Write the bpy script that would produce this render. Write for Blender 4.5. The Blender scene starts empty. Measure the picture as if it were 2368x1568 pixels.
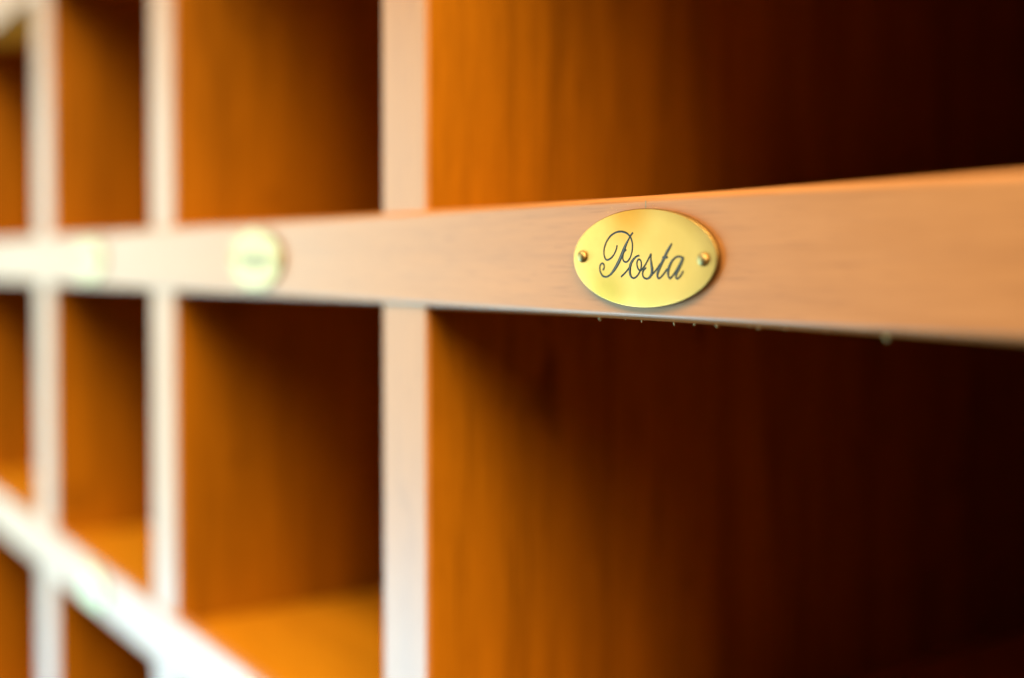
import bpy, bmesh, math, random
from mathutils import Vector, Matrix

random.seed(7)
sc = bpy.context.scene
C = sc.collection
H = 0.025                      # height of a rail, metres
R = math.radians

# ---------------------------------------------------------------- camera
cam_d = bpy.data.cameras.new('camera')
cam = bpy.data.objects.new('camera', cam_d)
C.objects.link(cam)
th, pitch = math.atan(1934 / 2800), R(1.5)
fwd = Vector((-math.cos(th) * math.cos(pitch), math.sin(th) * math.cos(pitch), -math.sin(pitch)))
rgt = Vector((math.sin(th), math.cos(th), 0))
upv = rgt.cross(fwd)
m = Matrix((rgt, upv, -fwd)).transposed().to_4x4()
m.translation = Vector((7.34 * H, -6.35 * H, -0.02 * H))
cam.matrix_world = m
cam_d.sensor_width = 36
cam_d.lens = 2800 / 2368 * 36
cam_d.shift_y = -108 / 2368
cam_d.clip_start, cam_d.clip_end = 0.01, 50
cam_d.dof.use_dof = True
cam_d.dof.focus_distance = 9.75 * H
cam_d.dof.aperture_fstop = 4.3
cam_d.dof.aperture_blades = 0
sc.camera = cam

# ---------------------------------------------------------------- light
w = bpy.data.worlds.new('World')
sc.world = w
w.use_nodes = True
bg = w.node_tree.nodes['Background']
bg.inputs['Color'].default_value = (1.0, 0.86, 0.68, 1)
bg.inputs['Strength'].default_value = 0.03


def area_lamp(name, loc, target, size, power, color, spread=180):
    d = bpy.data.lights.new(name, 'AREA')
    d.shape = 'RECTANGLE'
    d.size, d.size_y = size
    d.energy, d.color, d.spread = power, color, R(spread)
    o = bpy.data.objects.new(name, d)
    C.objects.link(o)
    o.location = loc
    o.rotation_euler = (Vector(target) - Vector(loc)).to_track_quat('-Z', 'Y').to_euler()
    return o


# the window down the room, seen mirrored at a grazing angle in the varnish
area_lamp('window_lamp', (-2.20, -1.08, -0.02), (-0.1, 0, 0), (1.35, 1.30), 23, (0.82, 1.0, 0.83))
# added fill light that whitens the left ends of the rails
area_lamp('left_fill_lamp', (-2.75, -0.62, -0.28), (-0.1, 0, 0), (0.62, 1.4), 7.5, (0.55, 0.97, 1.0))
# daylight thrown back by the pale counter below
area_lamp('counter_bounce_lamp', (-1.92, -1.12, -1.02), (-0.1, 0, -0.1), (1.35, 0.75), 36, (0.44, 0.84, 1.0))
# the tall window to the right, nearly in line with the front of the rack
area_lamp('side_window_lamp', (1.30, -0.20, 1.00), (-0.1, 0, -0.05), (1.2, 1.4), 100, (1.0, 0.67, 0.34))
# the soft ceiling light straight in front
area_lamp('ceiling_panel_lamp', (-0.2, -1.10, 1.60), (-0.1, 0, 0), (1.2, 0.8), 50, (1.0, 0.72, 0.42))

sc.view_settings.view_transform = 'Standard'
sc.view_settings.look = 'None'
sc.view_settings.exposure = 0
sc.view_settings.gamma = 1
sc.render.engine = 'CYCLES'
sc.cycles.use_denoising = True
sc.cycles.max_bounces = 10
sc.cycles.diffuse_bounces = 6
sc.cycles.sample_clamp_indirect = 6


# ---------------------------------------------------------------- materials
def nodes(name):
    mt = bpy.data.materials.new(name)
    mt.use_nodes = True
    nt = mt.node_tree
    return mt, nt, nt.nodes['Principled BSDF']


def ramp(nt, fac, stops):
    r = nt.nodes.new('ShaderNodeValToRGB')
    while len(r.color_ramp.elements) < len(stops):
        r.color_ramp.elements.new(0.5)
    for e, (p, c) in zip(r.color_ramp.elements, stops):
        e.position, e.color = p, (*c, 1)
    nt.links.new(fac, r.inputs['Fac'])
    return r


def wood(name, axis, rough=0.34, across=85, light=(0.47, 0.178, 0.005), dark=(0.17, 0.060, 0.002), ior=1.5, pores=0.85, fine_mix=0.45):
    """varnished cherry; the grain runs along the axis"""
    mt, nt, b = nodes(name)
    tc = nt.nodes.new('ShaderNodeTexCoord')
    L = nt.links.new

    def noise(along, across, detail, rough_, dist=0.0):
        mp = nt.nodes.new('ShaderNodeMapping')
        s = [across] * 3
        s[axis] = along
        mp.inputs['Scale'].default_value = s
        L(tc.outputs['Object'], mp.inputs['Vector'])
        n = nt.nodes.new('ShaderNodeTexNoise')
        n.inputs['Scale'].default_value = 1
        n.inputs['Detail'].default_value = detail
        n.inputs['Roughness'].default_value = rough_
        n.inputs['Distortion'].default_value = dist
        L(mp.outputs['Vector'], n.inputs['Vector'])
        return n.outputs['Fac']

    broad = noise(5, across, 4, 0.6, 0.5)
    fine = noise(30, 900, 4, 0.6)
    mix = nt.nodes.new('ShaderNodeMix')
    mix.data_type = 'FLOAT'
    mix.inputs[0].default_value = fine_mix
    L(broad, mix.inputs[2])
    L(fine, mix.inputs[3])
    r = ramp(nt, mix.outputs[0], [(0.30, dark), (0.52, tuple((a * 2 + c) / 3 for a, c in zip(light, dark))), (0.70, light)])
    # small dark knots and pore clusters
    kn = noise(22, 40, 2, 0.5)
    rk = ramp(nt, kn, [(0.24, (0.62, 0.58, 0.55)), (0.33, (1, 1, 1))])
    mul = nt.nodes.new('ShaderNodeMix')
    mul.data_type = 'RGBA'
    mul.blend_type = 'MULTIPLY'
    mul.inputs[0].default_value = 1.0
    L(r.outputs['Color'], mul.inputs[6])
    L(rk.outputs['Color'], mul.inputs[7])
    # short dark pores along the grain
    rp = ramp(nt, noise(90, 2400, 2, 0.5), [(0.33, (pores, pores * 0.95, pores * 0.9)), (0.42, (1, 1, 1))])
    mul2 = nt.nodes.new('ShaderNodeMix')
    mul2.data_type = 'RGBA'
    mul2.blend_type = 'MULTIPLY'
    mul2.inputs[0].default_value = 1.0
    L(mul.outputs[2], mul2.inputs[6])
    L(rp.outputs['Color'], mul2.inputs[7])
    L(mul2.outputs[2], b.inputs['Base Color'])
    rr = nt.nodes.new('ShaderNodeMapRange')
    rr.inputs['To Min'].default_value = rough - 0.05
    rr.inputs['To Max'].default_value = rough + 0.07
    L(fine, rr.inputs['Value'])
    L(rr.outputs['Result'], b.inputs['Roughness'])
    bp = nt.nodes.new('ShaderNodeBump')
    bp.inputs['Strength'].default_value = 0.06
    bp.inputs['Distance'].default_value = 0.0004
    L(mix.outputs[0], bp.inputs['Height'])
    L(bp.outputs['Normal'], b.inputs['Normal'])
    b.inputs['IOR'].default_value = ior
    return mt


FRONT_HAZE = dict(light=(0.55, 0.252, 0.080), dark=(0.40, 0.170, 0.050), ior=1.6, pores=0.82, fine_mix=0.5)  # sheen on the front faces put into a paler wood colour
M_ALONG = wood('varnished_rail_wood', 0, 0.36, 150, **FRONT_HAZE)
M_FRONT_HAZE = wood('varnished_wood_front_haze', 2, 0.36, 150, **FRONT_HAZE)
M_UP = wood('varnished_wood_grain_upright', 2)
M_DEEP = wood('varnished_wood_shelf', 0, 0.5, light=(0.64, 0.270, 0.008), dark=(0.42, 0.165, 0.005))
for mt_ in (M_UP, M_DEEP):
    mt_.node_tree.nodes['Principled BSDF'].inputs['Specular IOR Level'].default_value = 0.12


def brass(name, lo, hi, reflection_tints):
    mt, nt, b = nodes(name)
    tc = nt.nodes.new('ShaderNodeTexCoord')
    n = nt.nodes.new('ShaderNodeTexNoise')
    n.inputs['Scale'].default_value = 45
    n.inputs['Detail'].default_value = 4
    nt.links.new(tc.outputs['Object'], n.inputs['Vector'])
    r = ramp(nt, n.outputs['Fac'], [(0.3, lo), (0.7, hi)])
    col = r.outputs['Color']
    # painted reflection gradient: orange near the upper edge, olive at the lower left
    for cx, cz, rad, tint in reflection_tints:
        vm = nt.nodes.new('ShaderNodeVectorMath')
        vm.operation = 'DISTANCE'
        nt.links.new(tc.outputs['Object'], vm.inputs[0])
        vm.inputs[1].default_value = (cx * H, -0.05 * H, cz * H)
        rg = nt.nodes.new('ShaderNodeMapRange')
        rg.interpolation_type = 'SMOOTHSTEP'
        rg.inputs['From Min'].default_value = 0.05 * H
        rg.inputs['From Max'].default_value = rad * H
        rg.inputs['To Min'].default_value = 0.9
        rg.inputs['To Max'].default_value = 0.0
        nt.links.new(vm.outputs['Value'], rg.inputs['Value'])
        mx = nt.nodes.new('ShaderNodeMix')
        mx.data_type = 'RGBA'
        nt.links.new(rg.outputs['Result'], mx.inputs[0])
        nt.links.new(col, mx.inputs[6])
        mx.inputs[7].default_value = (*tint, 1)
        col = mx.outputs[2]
    nt.links.new(col, b.inputs['Base Color'])
    n2 = nt.nodes.new('ShaderNodeTexNoise')
    n2.inputs['Scale'].default_value = 900
    n2.inputs['Detail'].default_value = 5
    nt.links.new(tc.outputs['Object'], n2.inputs['Vector'])
    rr = nt.nodes.new('ShaderNodeMapRange')
    rr.inputs['To Min'].default_value = 0.30
    rr.inputs['To Max'].default_value = 0.46
    nt.links.new(n2.outputs['Fac'], rr.inputs['Value'])
    nt.links.new(rr.outputs['Result'], b.inputs['Roughness'])
    bp = nt.nodes.new('ShaderNodeBump')
    bp.inputs['Strength'].default_value = 0.05
    bp.inputs['Distance'].default_value = 0.0001
    nt.links.new(n2.outputs['Fac'], bp.inputs['Height'])
    nt.links.new(bp.outputs['Normal'], b.inputs['Normal'])
    b.inputs['Metallic'].default_value = 1
    return mt


def plain(name, col, rough, metal=0.0, scale=400, var=0.25):
    mt, nt, b = nodes(name)
    tc = nt.nodes.new('ShaderNodeTexCoord')
    n = nt.nodes.new('ShaderNodeTexNoise')
    n.inputs['Scale'].default_value = scale
    nt.links.new(tc.outputs['Object'], n.inputs['Vector'])
    r = ramp(nt, n.outputs['Fac'], [(0.3, tuple(c * (1 - var) for c in col)), (0.7, tuple(min(1, c * (1 + var)) for c in col))])
    nt.links.new(r.outputs['Color'], b.inputs['Base Color'])
    b.inputs['Roughness'].default_value = rough
    b.inputs['Metallic'].default_value = metal
    return mt


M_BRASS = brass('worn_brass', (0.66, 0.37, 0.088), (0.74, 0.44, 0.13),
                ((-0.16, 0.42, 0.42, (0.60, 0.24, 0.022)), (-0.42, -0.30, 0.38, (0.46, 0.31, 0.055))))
M_PALE_BRASS = brass('pale_brass_painted_sheen', (0.36, 0.29, 0.15), (0.42, 0.34, 0.18), ())  # grazing window reflection put into the brass colour as paleness
M_EDGE = plain('dark_brass_edge', (0.26, 0.17, 0.05), 0.5, 1.0)  # darker brass around the rim
M_RIVET = plain('brass_rivet', (0.40, 0.32, 0.14), 0.5, 1.0)
M_ENAMEL = plain('dark_engraving_fill', (0.012, 0.018, 0.018), 0.42)
M_ENAMEL.node_tree.nodes['Principled BSDF'].inputs['Specular IOR Level'].default_value = 0.3
M_STROKE_SHEEN = plain('engraving_painted_sheen', (0.055, 0.07, 0.065), 0.4)  # gloss along the stroke centres put into the colour
M_LINT = plain('pale_wood_fibre', (0.85, 0.64, 0.27), 0.6)
M_PENCIL = plain('pencil_line', (0.26, 0.27, 0.20), 0.5)

# Posta, strokes as (x, z, width) in millimetres on the plate
POSTA = [[(-2.21, 5.1, 0.208), (-3.0, 4.4, 0.231), (-3.73, 3.54, 0.324), (-4.43, 2.6, 0.509), (-5.14, 1.47, 0.648), (-5.94, 0.18, 0.671), (-6.87, -1.12, 0.648), (-7.88, -2.23, 0.555), (-8.95, -3.15, 0.393), (-9.97, -3.7, 0.254), (-10.86, -3.87, 0.208), (-11.83, -3.62, 0.208), (-12.48, -2.97, 0.208), (-12.75, -2.26, 0.208), (-12.62, -1.54, 0.208), (-12.17, -1.09, 0.208), (-11.58, -1.17, 0.208), (-11.29, -1.64, 0.208), (-11.39, -2.13, 0.208), (-11.74, -2.46, 0.208)],
         [(-7.14, 2.63, 0.208), (-7.39, 1.79, 0.208), (-8.01, 0.89, 0.208), (-8.8, 0.18, 0.208), (-9.75, -0.28, 0.208), (-10.55, -0.34, 0.208), (-11.13, 0.19, 0.208), (-11.4, 1.1, 0.231), (-11.21, 2.22, 0.231), (-10.5, 3.43, 0.254), (-9.29, 4.52, 0.278), (-7.71, 5.18, 0.301), (-6.15, 5.39, 0.324), (-4.75, 5.2, 0.324), (-3.67, 4.77, 0.254), (-2.81, 3.98, 0.208), (-2.39, 3.03, 0.208), (-2.35, 1.94, 0.231), (-2.59, 0.96, 0.254), (-3.1, -0.03, 0.231), (-3.81, -0.64, 0.208), (-4.42, -0.8, 0.208), (-5.04, -0.58, 0.208), (-5.32, -0.02, 0.208), (-5.23, 0.67, 0.208), (-4.89, 1.27, 0.208), (-4.21, 1.72, 0.208)],
         [(-5.86, -3.78, 0.231), (-4.87, -3.17, 0.231), (-3.89, -2.45, 0.231), (-3.16, -1.73, 0.231)],
         [(-0.17, 0.52, 0.231), (-1.07, 0.32, 0.301), (-1.98, -0.23, 0.416), (-2.73, -1.05, 0.532), (-3.1, -2.01, 0.578), (-3.09, -2.96, 0.509), (-2.72, -3.68, 0.37), (-2.05, -4.01, 0.254), (-1.3, -3.83, 0.231), (-0.55, -3.27, 0.231), (0.14, -2.38, 0.231), (0.43, -1.4, 0.231), (0.28, -0.58, 0.208), (-0.26, -0.27, 0.208), (-0.74, -0.48, 0.208), (-0.95, -1.07, 0.208), (-0.76, -1.8, 0.208), (-0.31, -2.34, 0.208), (0.23, -2.5, 0.208)],
         [(0.17, -2.54, 0.208), (1.32, -1.63, 0.208), (2.35, -0.42, 0.231), (3.31, 0.89, 0.254)],
         [(3.31, 0.83, 0.231), (3.26, -0.23, 0.324), (3.47, -1.39, 0.509), (3.65, -2.36, 0.578), (3.42, -3.23, 0.509), (2.72, -3.9, 0.37), (1.93, -4.08, 0.278), (1.19, -3.84, 0.254), (0.8, -3.26, 0.278), (0.91, -2.61, 0.324), (1.36, -2.22, 0.278), (1.89, -1.9, 0.208)],
         [(3.42, -3.42, 0.208), (4.7, -2.45, 0.208), (5.99, -1.15, 0.208)],
         [(9.29, 2.76, 0.208), (8.73, 2.08, 0.439), (7.89, 1.06, 0.509), (7.04, -0.14, 0.532), (6.19, -1.38, 0.532), (5.48, -2.54, 0.509), (5.19, -3.41, 0.416), (5.51, -3.96, 0.254), (6.14, -3.78, 0.208), (7.05, -3.06, 0.208), (8.07, -2.04, 0.208)],
         [(6.64, 0.15, 0.278), (7.41, 0.07, 0.37), (8.23, 0.11, 0.254)],
         [(12.35, 0.1, 0.231), (11.19, 0.27, 0.254), (10.22, 0.01, 0.301), (9.3, -0.71, 0.416), (8.58, -1.76, 0.509), (8.27, -2.8, 0.463), (8.47, -3.62, 0.301), (8.87, -3.92, 0.231), (9.6, -3.42, 0.231), (10.46, -2.54, 0.231), (11.42, -1.37, 0.231), (12.19, -0.33, 0.231)],
         [(12.57, 0.17, 0.416), (12.08, -0.8, 0.532), (11.37, -1.89, 0.532), (10.74, -2.88, 0.463), (10.49, -3.54, 0.324), (10.77, -3.95, 0.231), (11.38, -3.76, 0.208), (12.04, -3.15, 0.208), (12.55, -2.49, 0.208)]]
# fibres under the middle rail: x in mm, size in mm, how long they hang
CRUMBS = [(-24.0, 0.12, 1.2), (-16.6, 0.30, 1.3), (-13.1, 0.07, 1.6), (-8.2, 0.12, 1.2), (-3.4, 0.15, 2.4), (-2.6, 0.08, 1.2),
          (1.7, 0.07, 1.1), (6.4, 0.17, 2.3), (10.1, 0.06, 1.0), (12.4, 0.22, 1.2), (18.0, 0.33, 1.3), (26.8, 0.14, 0.9),
          (29.0, 0.24, 1.1), (35.5, 0.20, 0.9), (44.5, 0.15, 1.0), (57.0, 0.40, 1.4)]
# light specks on the rail above the plate: x, z, length in mm, turn
SCUFFS = [(-10.2, 10.4, 1.0, 0.5), (-8.6, 9.9, 0.7, -0.4), (-5.2, 10.9, 0.8, 0.2), (-11.4, 9.5, 0.5, 1.1), (-1.6, 10.6, 0.6, 0.7),
          (2.6, 10.4, 0.8, -0.9), (3.4, 9.9, 0.5, 0.4), (-6.9, 9.3, 0.5, 0.1), (1.2, 11.0, 0.5, -0.2), (-3.6, 9.6, 0.4, 0.9)]


# ---------------------------------------------------------------- helpers
def link(name, me, mat, parent, loc=(0, 0, 0)):
    o = bpy.data.objects.new(name, me)
    if not me.materials:
        me.materials.append(mat)
    C.objects.link(o)
    o.parent = parent
    o.location = loc
    return o


def to_mesh(name, bm, smooth=False):
    bmesh.ops.recalc_face_normals(bm, faces=bm.faces)
    me = bpy.data.meshes.new(name)
    bm.to_mesh(me)
    bm.free()
    if smooth:
        for p in me.polygons:
            p.use_smooth = True
    return me


def board(name, lo, hi, bevel_edges=None, r=0.0, seg=6):
    """a board from corner lo to corner hi; bevel_edges(v1, v2) picks the edges that are rounded over"""
    bm = bmesh.new()
    bmesh.ops.create_cube(bm, size=1)
    for v in bm.verts:
        v.co = Vector(((lo[i] + hi[i]) / 2 + v.co[i] * (hi[i] - lo[i]) for i in range(3)))
    if bevel_edges:
        es = [e for e in bm.edges if bevel_edges(e.verts[0].co, e.verts[1].co)]
        bmesh.ops.bevel(bm, geom=es, offset=r, segments=seg, profile=0.5, affect='EDGES')
    return to_mesh(name, bm)


# ---------------------------------------------------------------- the rack
rack = bpy.data.objects.new('pigeonhole_rack', None)
C.objects.link(rack)
rack['label'] = 'orange-brown varnished wooden pigeonhole rack with oval brass plates on its rails'
rack['category'] = 'pigeonhole rack'

SP, PT = 7.80 * H, 6.10 * H          # pitch of the columns and of the rows
DEPTH = 11.0 * H
X0, X1 = -3.5 * SP, 1.5 * SP         # outer ends of the rack
ROWS = (-2, -1, 0, 1, 2)             # rails, the one with the sharp plate is row 0
RY = 0.14 * H                        # rail depth front to back

rails = {}
for k in ROWS:
    z = k * PT
    me = board('rail', (X0, 0, z - H / 2), (X1, RY, z + H / 2),
               lambda a, b: abs(a.y) < 1e-6 and abs(b.y) < 1e-6 and abs(a.z - b.z) < 1e-6, 0.064 * H, 8)
    rails[k] = link('rail', me, M_ALONG, rack)
    me = board('shelf', (X0, RY, z - 0.46 * H), (X1, DEPTH, z + 0.36 * H))
    link('shelf', me, M_DEEP, rack)

# upright dividers, one board for each row and column: (x of left side, thickness)
DIV = {1: (3.62, 0.95), 0: (-4.42, 0.95), -1: (-12.28, 1.10), -2: (-19.95, 1.35)}
for c, (xl, t) in DIV.items():
    for k in ROWS[:-1]:
        z0, z1 = k * PT + 0.365 * H, (k + 1) * PT - 0.47 * H
        o = link('divider', board('divider', (xl * H, 0.08 * H, z0), ((xl + t) * H, DEPTH, z1)), M_UP, rack)
        me = board('haze_strip', (xl * H, 0.04 * H, z0 + 0.01 * H), ((xl + t) * H, 0.08 * H, z1),
                   lambda a, b: abs(a.y - 0.04 * H) < 1e-6 and abs(b.y - 0.04 * H) < 1e-6 and abs(a.x - b.x) < 1e-6, 0.035 * H, 5)
        link('haze_strip', me, M_FRONT_HAZE, o)  # strip added to carry the painted sheen of the divider front
for x, nm in ((X0, 'side_panel'), (X1, 'side_panel')):
    a, b = (x - 0.9 * H, x) if x < 0 else (x, x + 0.9 * H)
    link(nm, board(nm, (a, 0.02 * H, -2 * PT - H / 2), (b, DEPTH, 2 * PT + H / 2)), M_UP, rack)
link('back_panel', board('back_panel', (X0, DEPTH, -2 * PT - H / 2), (X1, DEPTH + 0.3 * H, 2 * PT + H / 2)), M_UP, rack)

# ---------------------------------------------------------------- oval brass plates
PA, PB, PTH = 0.867 * H, 0.393 * H, 0.042 * H       # half width, half height, thickness


def plate_mesh(face):
    bm = bmesh.new()
    n = 96
    prof = [(1.0, 0.0), (1.0, 0.84), (0.998, 0.93), (0.992, 0.985), (0.982, 1.0), (0.75, 1.02), (0.5, 1.035), (0.25, 1.045)]
    rings = []
    for s, d in prof:
        rings.append([bm.verts.new((PA * s * math.cos(2 * math.pi * i / n), -PTH * d - 1e-5, PB * s * math.sin(2 * math.pi * i / n))) for i in range(n)])
    for a, b in zip(rings, rings[1:]):
        for i in range(n):
            bm.faces.new((a[i], a[(i + 1) % n], b[(i + 1) % n], b[i]))
    cv = bm.verts.new((0, -PTH * 1.05 - 1e-5, 0))
    for i in range(n):
        bm.faces.new((rings[-1][i], rings[-1][(i + 1) % n], cv))
    bm.faces.new(rings[0])
    me = to_mesh('name_plate', bm, True)
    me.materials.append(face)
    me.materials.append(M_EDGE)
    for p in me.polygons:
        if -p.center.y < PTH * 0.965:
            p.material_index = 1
    return me


def rivet_mesh():
    bm = bmesh.new()
    n, rad, hgt = 24, 0.052 * H, 0.036 * H
    prof = [(1.0, 0.0), (1.0, 0.25), (0.93, 0.5), (0.78, 0.75), (0.55, 0.92), (0.28, 1.0)]
    rings = [[bm.verts.new((rad * s * math.cos(2 * math.pi * i / n), -hgt * d, rad * s * math.sin(2 * math.pi * i / n))) for i in range(n)] for s, d in prof]
    for a, b in zip(rings, rings[1:]):
        for i in range(n):
            bm.faces.new((a[i], a[(i + 1) % n], b[(i + 1) % n], b[i]))
    bm.faces.new(rings[-1])
    bm.faces.new(rings[0])
    return to_mesh('rivet', bm, True)


def spline(pts, sub=7):
    out = []
    n = len(pts)
    for i in range(n - 1):
        p = [Vector(pts[max(0, min(n - 1, j))]) for j in (i - 1, i, i + 1, i + 2)]
        for s in range(sub):
            t = s / sub
            out.append(0.5 * ((2 * p[1]) + (p[2] - p[0]) * t + (2 * p[0] - 5 * p[1] + 4 * p[2] - p[3]) * t * t
                              + (3 * p[1] - p[0] - 3 * p[2] + p[3]) * t ** 3))
    out.append(Vector(pts[-1]))
    return out


def lettering_mesh(strokes, scale=0.001):
    """script strokes of changing width, filled with enamel, a little rounded across"""
    bm = bmesh.new()
    for q, st in enumerate(strokes):
        pts = spline(st)
        rows = []
        for i, p in enumerate(pts):
            a, b = pts[max(0, i - 1)], pts[min(len(pts) - 1, i + 1)]
            t = Vector((b.x - a.x, b.y - a.y))
            t = t.normalized() if t.length > 1e-9 else Vector((1, 0))
            nrm = Vector((-t.y, t.x))
            hw = max(p.z * 1.36, 0.41) / 2
            row = []
            for s, d in ((-1, 0.0), (-0.28, 0.035), (0.38, 0.035), (1, 0.0)):
                row.append(bm.verts.new(((p.x + nrm.x * hw * s) * scale, -(d + 0.002 * q) * scale, (p.y + nrm.y * hw * s) * scale)))
            rows.append(row)
        for a, b in zip(rows, rows[1:]):
            wide = (a[0].co - a[-1].co).length > 0.00046
            for i in range(len(a) - 1):
                fc = bm.faces.new((a[i], a[i + 1], b[i + 1], b[i]))
                fc.material_index = 1 if wide and i == 1 else 0
        bm.faces.new(rows[0])
        bm.faces.new(rows[-1][::-1])
    me = to_mesh('lettering', bm)
    me.materials.append(M_ENAMEL)
    me.materials.append(M_STROKE_SHEEN)
    return me


# an unreadable line of script for the plates that the photograph shows only as a blur
SCRIBBLE = [[(-11 + 22 * i / 30, 1.9 * math.sin(i * 1.9) - 0.6 + 0.4 * math.sin(i * 0.7), 0.6) for i in range(31)]]
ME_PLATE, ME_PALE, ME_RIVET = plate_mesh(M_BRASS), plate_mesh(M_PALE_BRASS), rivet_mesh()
ME_POSTA, ME_BLUR = lettering_mesh(POSTA), lettering_mesh(SCRIBBLE)


def name_plate(col, row, label, text):
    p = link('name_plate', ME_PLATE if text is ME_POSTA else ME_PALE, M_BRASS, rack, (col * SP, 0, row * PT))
    p['label'] = label
    for x in (-0.742, 0.718):
        link('rivet', ME_RIVET, M_RIVET, p, (x * H, -PTH * 1.0, (0.014 if x < 0 else -0.012) * H))
    link('lettering', text, M_ENAMEL, p, (0, -PTH * 1.05 - 2e-5, 0))
    return p


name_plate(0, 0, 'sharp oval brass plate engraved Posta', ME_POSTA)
name_plate(-1, 0, 'blurred oval brass plate on the middle rail', ME_BLUR)
name_plate(-2, 0, 'blurred oval brass plate nearest the left end of the middle rail', ME_BLUR)
name_plate(-2, -1, 'blurred white-shining oval plate on the lower rail', ME_BLUR)
name_plate(-1, -1, 'oval brass plate on the lower rail', ME_BLUR)

# ---------------------------------------------------------------- fibres hanging from the rail, scuffs, pencil line
rail0 = rails[0]


def crumb_mesh(size, long):
    bm = bmesh.new()
    bmesh.ops.create_icosphere(bm, subdivisions=1, radius=1)
    for v in bm.verts:
        k = random.uniform(0.65, 1.25)
        v.co = Vector((v.co.x * size * k, v.co.y * size * k * 0.8, v.co.z * size * long * k))
    return to_mesh('wood_fibre', bm, True)


for x, s, lg in CRUMBS:
    link('wood_fibre', crumb_mesh(s * 0.0015, lg), M_LINT, rail0, (x * 0.001, 0.09 * H + random.uniform(-0.2, 0.3) * 0.001, -H / 2 - s * 0.0004 * lg))
for x, z, ln, an in SCUFFS:
    bm = bmesh.new()
    wd = 0.05
    vs = [(-ln / 2, 0, 0), (0, -0.02, -wd / 2), (ln / 2, 0, 0), (0, -0.02, wd / 2)]
    vs = [bm.verts.new((a * 0.001, b * 0.001, c * 0.001)) for a, b, c in vs]
    top = bm.verts.new((0, -0.00006, 0))
    for i in range(4):
        bm.faces.new((vs[i], vs[(i + 1) % 4], top))
    o = link('lint_speck', to_mesh('lint_speck', bm), M_LINT, rail0, (x * 0.001, -0.00001, z * 0.001))
    o.rotation_euler = (0, an, 0)
link('pencil_line', board('pencil_line', (0.3e-3, -0.00003, 9.9e-3), (0.55e-3, 0.0002, 11.4e-3)), M_PENCIL, rail0)
